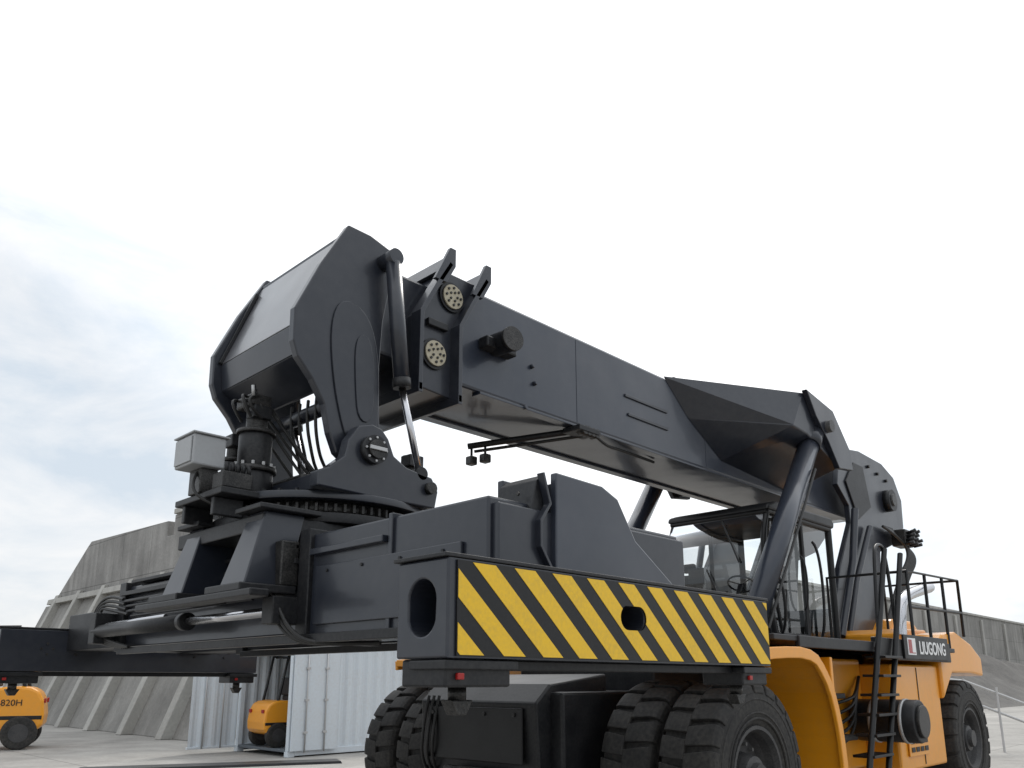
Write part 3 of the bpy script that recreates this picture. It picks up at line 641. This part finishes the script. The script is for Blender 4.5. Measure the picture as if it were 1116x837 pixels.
# ---- shipping container
C=empty('shipping_container',(12.8,17.7,0))
x0,x1,y0,y1,zh=9.75,15.81,16.5,18.94,2.56
def corr(name,a0,a1,const,depth,z0,z1,axis,mat):
    pts=[];p=0.28; a=a0
    while a<a1:
        pts+=[(a,0),(a+0.07,0),(a+0.14,depth),(a+0.21,depth)]; a+=p
    pts=[q for q in pts if q[0]<=a1]+[(a1,0)]
    v=[]
    for z in (z0,z1):
        for (a,d) in pts: v.append((a,const+d,z) if axis=='x' else (const+d,a,z))
    n=len(pts); return mesh(name,v,[(i,i+1,n+i+1,n+i) for i in range(n-1)],mat)
corr('side_wall_near',x0+0.1,x1-0.1,y0+0.02,0.036,0.15,zh-0.1,'x',CONT)
corr('side_wall_far',x0+0.1,x1-0.1,y1-0.05,0.036,0.15,zh-0.1,'x',CONT)
corr('end_wall',y0+0.1,y1-0.1,x1-0.05,0.036,0.15,zh-0.1,'y',CONT)
box('roof',x0+0.02,x1-0.02,y0+0.03,y1-0.03,zh-0.04,zh-0.02,CONT)
box('floor',x0+0.02,x1-0.02,y0+0.06,y1-0.06,0.10,0.16,CONTIN)
for x in (x0,x1-0.12):
    for y in (y0,y1-0.12):
        box('corner_post',x,x+0.12,y,y+0.12,0.12,zh-0.12,CONT,0.01)
        box('corner_casting_low',x-0.005,x+0.17,y-0.005,y+0.155,0.0,0.118,CONT,0.01)
        box('corner_casting_top',x-0.005,x+0.17,y-0.005,y+0.155,zh-0.118,zh,CONT,0.01)
for y in (y0,y1-0.06):
    box('top_rail',x0+0.17,x1-0.17,y,y+0.06,zh-0.09,zh-0.01,CONT,0.005)
    box('bottom_rail',x0+0.17,x1-0.17,y,y+0.06,0.03,0.16,CONT,0.005)
box('door_header',x0,x0+0.1,y0+0.16,y1-0.16,zh-0.14,zh-0.01,CONT,0.005)
corr('open_door_leaf',x0-1.18,x0-0.02,y1-0.02,0.03,0.12,zh-0.12,'x',CONT)
for z in (0.1,zh-0.14): box('door_edge',x0-1.2,x0,y1-0.04,y1+0.02,z,z+0.05,CONT)
for x in (x0-0.85,x0-0.4): cyl('door_lock_rod',(x,y1-0.05,0.1),(x,y1-0.05,zh-0.1),0.018,GALV,10)
box('near_door_leaf',x0+0.02,x0+1.2,y0-0.075,y0-0.035,0.13,zh-0.12,CONT,0.008)
for x in (x0+0.35,x0+0.85):
    cyl('door_lock_rod',(x,y0-0.1,0.1),(x,y0-0.1,zh-0.1),0.018,GALV,10)
    for z in (0.5,1.2,1.9): box('door_rod_bracket',x-0.05,x+0.05,y0-0.12,y0-0.076,z,z+0.05,GALV,0.003)
# ---- forklifts
def forklift(name,loc,rot,sc=1.0):
    e=empty(name,(0,0,0)); 
    prism('counterweight_body',smoothpts([(0.15,0.35),(0.15,0.95),(0.55,1.05),(1.0,1.08),(1.25,0.95),(1.32,0.45),(1.2,0.3),(0.95,0.28)],1,True),-0.5,0.5,YEL,0.05)
    box('front_chassis',-0.85,0.16,-0.45,0.45,0.28,0.62,YEL,0.03)
    box('floor_cowl',-0.85,-0.55,-0.42,0.42,0.62,1.0,FRAME,0.03)
    box('black_trim',0.2,1.27,-0.505,0.505,0.50,0.57,FRAME,0.01)
    box('seat',0.1,0.55,-0.25,0.25,1.06,1.18,SEAT,0.03); box('seat_back',0.5,0.6,-0.25,0.25,1.18,1.6,SEAT,0.03)
    for y in (-0.42,0.42):
        tube('overhead_guard_leg',[(-0.75,y,0.9),(-0.45,y,2.05),(0.75,y,2.1),(0.95,y,1.05)],0.035,FRAME,smooth=False)
    for k in range(7): tube('overhead_guard_bar',[(-0.4+0.18*k,-0.42,2.07),(-0.4+0.18*k,0.42,2.07)],0.018,FRAME,smooth=False)
    for y in (-0.3,0.3):
        box('mast_rail',-1.08,-0.96,y-0.05,y+0.05,0.08,2.1,FRAME,0.01)
        box('fork',-2.15,-1.1,y-0.06,y+0.06,0.06,0.10,FRAME,0.01); box('fork_shank',-1.14,-1.09,y-0.06,y+0.06,0.1,0.6,FRAME,0.01)
    for z in (0.3,1.1,2.0): box('mast_cross',-1.05,-1.0,-0.3,0.3,z,z+0.08,FRAME,0.01)
    box('carriage',-1.13,-1.09,-0.45,0.45,0.4,0.5,FRAME,0.01)
    for (x,r) in ((-0.75,0.33),(0.95,0.28)):
        for y in (-0.55,0.38):
            cyl('tyre',(x,y,r),(x,y+0.18,r),r,RUB,32,bevel=0.03)
            cyl('wheel_disc',(x,y-0.006,r),(x,y+0.186,r),r*0.55,YEL if r>0.3 else RIM,24)
    for y in (-0.35,0.35): box('tail_light',1.27,1.30,y-0.06,y+0.06,0.78,0.86,RED,0.005)
    cu=bpy.data.curves.new('number_text','FONT'); cu.body='820H'; cu.size=0.15; cu.extrude=0.002
    t=bpy.data.objects.new('number_text',cu); t.location=(0.62,-0.507,0.74); t.rotation_euler=(math.radians(90),0,0); reg(t,FRAME)
    e.location=loc; e.rotation_euler=(0,0,rot); e.scale=(sc,sc,sc)
forklift('forklift',(5.15,24.2,0),math.radians(-20),1.42)
forklift('forklift',(10.9,17.7,0.16),math.radians(175),0.98)
PARENT[0]=None
mesh('steel_ground_plate',[(5.4,16.6,0.0),(9.9,14.6,0.0),(10.15,15.15,0.0),(5.7,17.2,0.0),(5.42,16.62,0.05),(9.88,14.63,0.05),(10.1,15.12,0.05),(5.72,17.15,0.05)],[(4,5,6,7),(0,1,5,4),(1,2,6,5),(2,3,7,6),(3,0,4,7)],BLACK,0.005)
HR=empty('stair_handrail',(22,5.5,0))
for dz in (0,-0.45):
    tube('rail',[(21.0,7.0,1.75+dz),(21.9,6.2,1.65+dz),(23.1,5.0,1.0+dz),(24.0,4.2,0.7+dz)],0.03,GALV,smooth=False)
for t_ in range(5):
    x=21.3+0.55*t_; y=6.75-0.55*t_; z=1.7-0.2*max(0,t_-1)
    tube('post',[(x,y,0),(x,y,z)],0.025,GALV,smooth=False)
PARENT[0]=None
# ============================================================ CAMERA
th=math.radians(44.5)
P=math.asin(205/900.)
cam=bpy.data.cameras.new('camera'); co=bpy.data.objects.new('camera',cam); COL.objects.link(co)
co.location=(0,0,1.65)
d=Vector((math.cos(th)*math.cos(P),math.sin(th)*math.cos(P),math.sin(P)))
co.rotation_euler=d.to_track_quat('-Z','Y').to_euler()
cam.sensor_width=36; cam.sensor_fit='HORIZONTAL'; cam.lens=876/1116*36; cam.shift_y=118.5/1116; cam.clip_end=2000; cam.clip_start=0.05
scn.camera=co
# ============================================================ LIGHT
az=math.atan2(0.42,0.91); el=math.radians(48)
sd=Vector((math.cos(az)*math.cos(el),math.sin(az)*math.cos(el),math.sin(el)))
sl=bpy.data.lights.new('sun','SUN'); sl.energy=1.5; sl.angle=math.radians(12); sl.color=(1.0,0.96,0.90)
so=bpy.data.objects.new('sun',sl); COL.objects.link(so); so.rotation_euler=sd.to_track_quat('Z','Y').to_euler(); so.location=(0,0,30)
w=bpy.data.worlds.new('World'); scn.world=w; w.use_nodes=True; nt=w.node_tree; L=nt.links.new
bg=nt.nodes['Background']; bg.inputs[1].default_value=0.12
sky=N(nt,'ShaderNodeTexSky',sky_type='NISHITA'); sky.sun_disc=False; sky.sun_elevation=el; sky.sun_rotation=math.pi/2-az; sky.air_density=1.0; sky.dust_density=3.0
tc=N(nt,'ShaderNodeTexCoord')
mp=N(nt,'ShaderNodeMapping'); mp.inputs['Scale'].default_value=(1,1,2.6); mp.inputs['Location'].default_value=(0.3,0.1,0.2); L(tc.outputs['Generated'],mp.inputs[0])
n1=N(nt,'ShaderNodeTexNoise'); n1.inputs['Scale'].default_value=3.2; n1.inputs['Detail'].default_value=9; n1.inputs['Roughness'].default_value=0.6; n1.inputs['Distortion'].default_value=0.5; L(mp.outputs[0],n1.inputs['Vector'])
cr=N(nt,'ShaderNodeMapRange'); cr.inputs[1].default_value=0.38; cr.inputs[2].default_value=0.60; cr.inputs[3].default_value=0.0; cr.inputs[4].default_value=1.0; L(n1.outputs[0],cr.inputs[0])
cl=N(nt,'ShaderNodeMix',data_type='RGBA'); L(cr.outputs[0],cl.inputs[0]); cl.inputs[6].default_value=(5.9,6.6,7.3,1); cl.inputs[7].default_value=(8.1,8.2,8.3,1)
dp=N(nt,'ShaderNodeVectorMath',operation='DOT_PRODUCT'); L(tc.outputs['Generated'],dp.inputs[0]); dp.inputs[1].default_value=tuple(sd)
gl=N(nt,'ShaderNodeMapRange'); gl.inputs[1].default_value=0.66; gl.inputs[2].default_value=1.0; gl.inputs[3].default_value=0; gl.inputs[4].default_value=7; L(dp.outputs['Value'],gl.inputs[0])
sp=N(nt,'ShaderNodeSeparateXYZ'); L(tc.outputs['Generated'],sp.inputs[0])
zr=N(nt,'ShaderNodeMapRange'); zr.inputs[1].default_value=0.40; zr.inputs[2].default_value=0.62; zr.inputs[3].default_value=0; zr.inputs[4].default_value=2.5; L(sp.outputs[2],zr.inputs[0])
ad=N(nt,'ShaderNodeMath',operation='ADD'); L(gl.outputs[0],ad.inputs[0]); L(zr.outputs[0],ad.inputs[1])
cc=N(nt,'ShaderNodeMix',data_type='RGBA',blend_type='ADD'); cc.inputs[0].default_value=1; L(cl.outputs[2],cc.inputs[6]); L(ad.outputs[0],cc.inputs[7])
mx=N(nt,'ShaderNodeMix',data_type='RGBA'); mx.inputs[0].default_value=0.90; L(sky.outputs[0],mx.inputs[6]); L(cc.outputs[2],mx.inputs[7])
L(mx.outputs[2],bg.inputs[0])
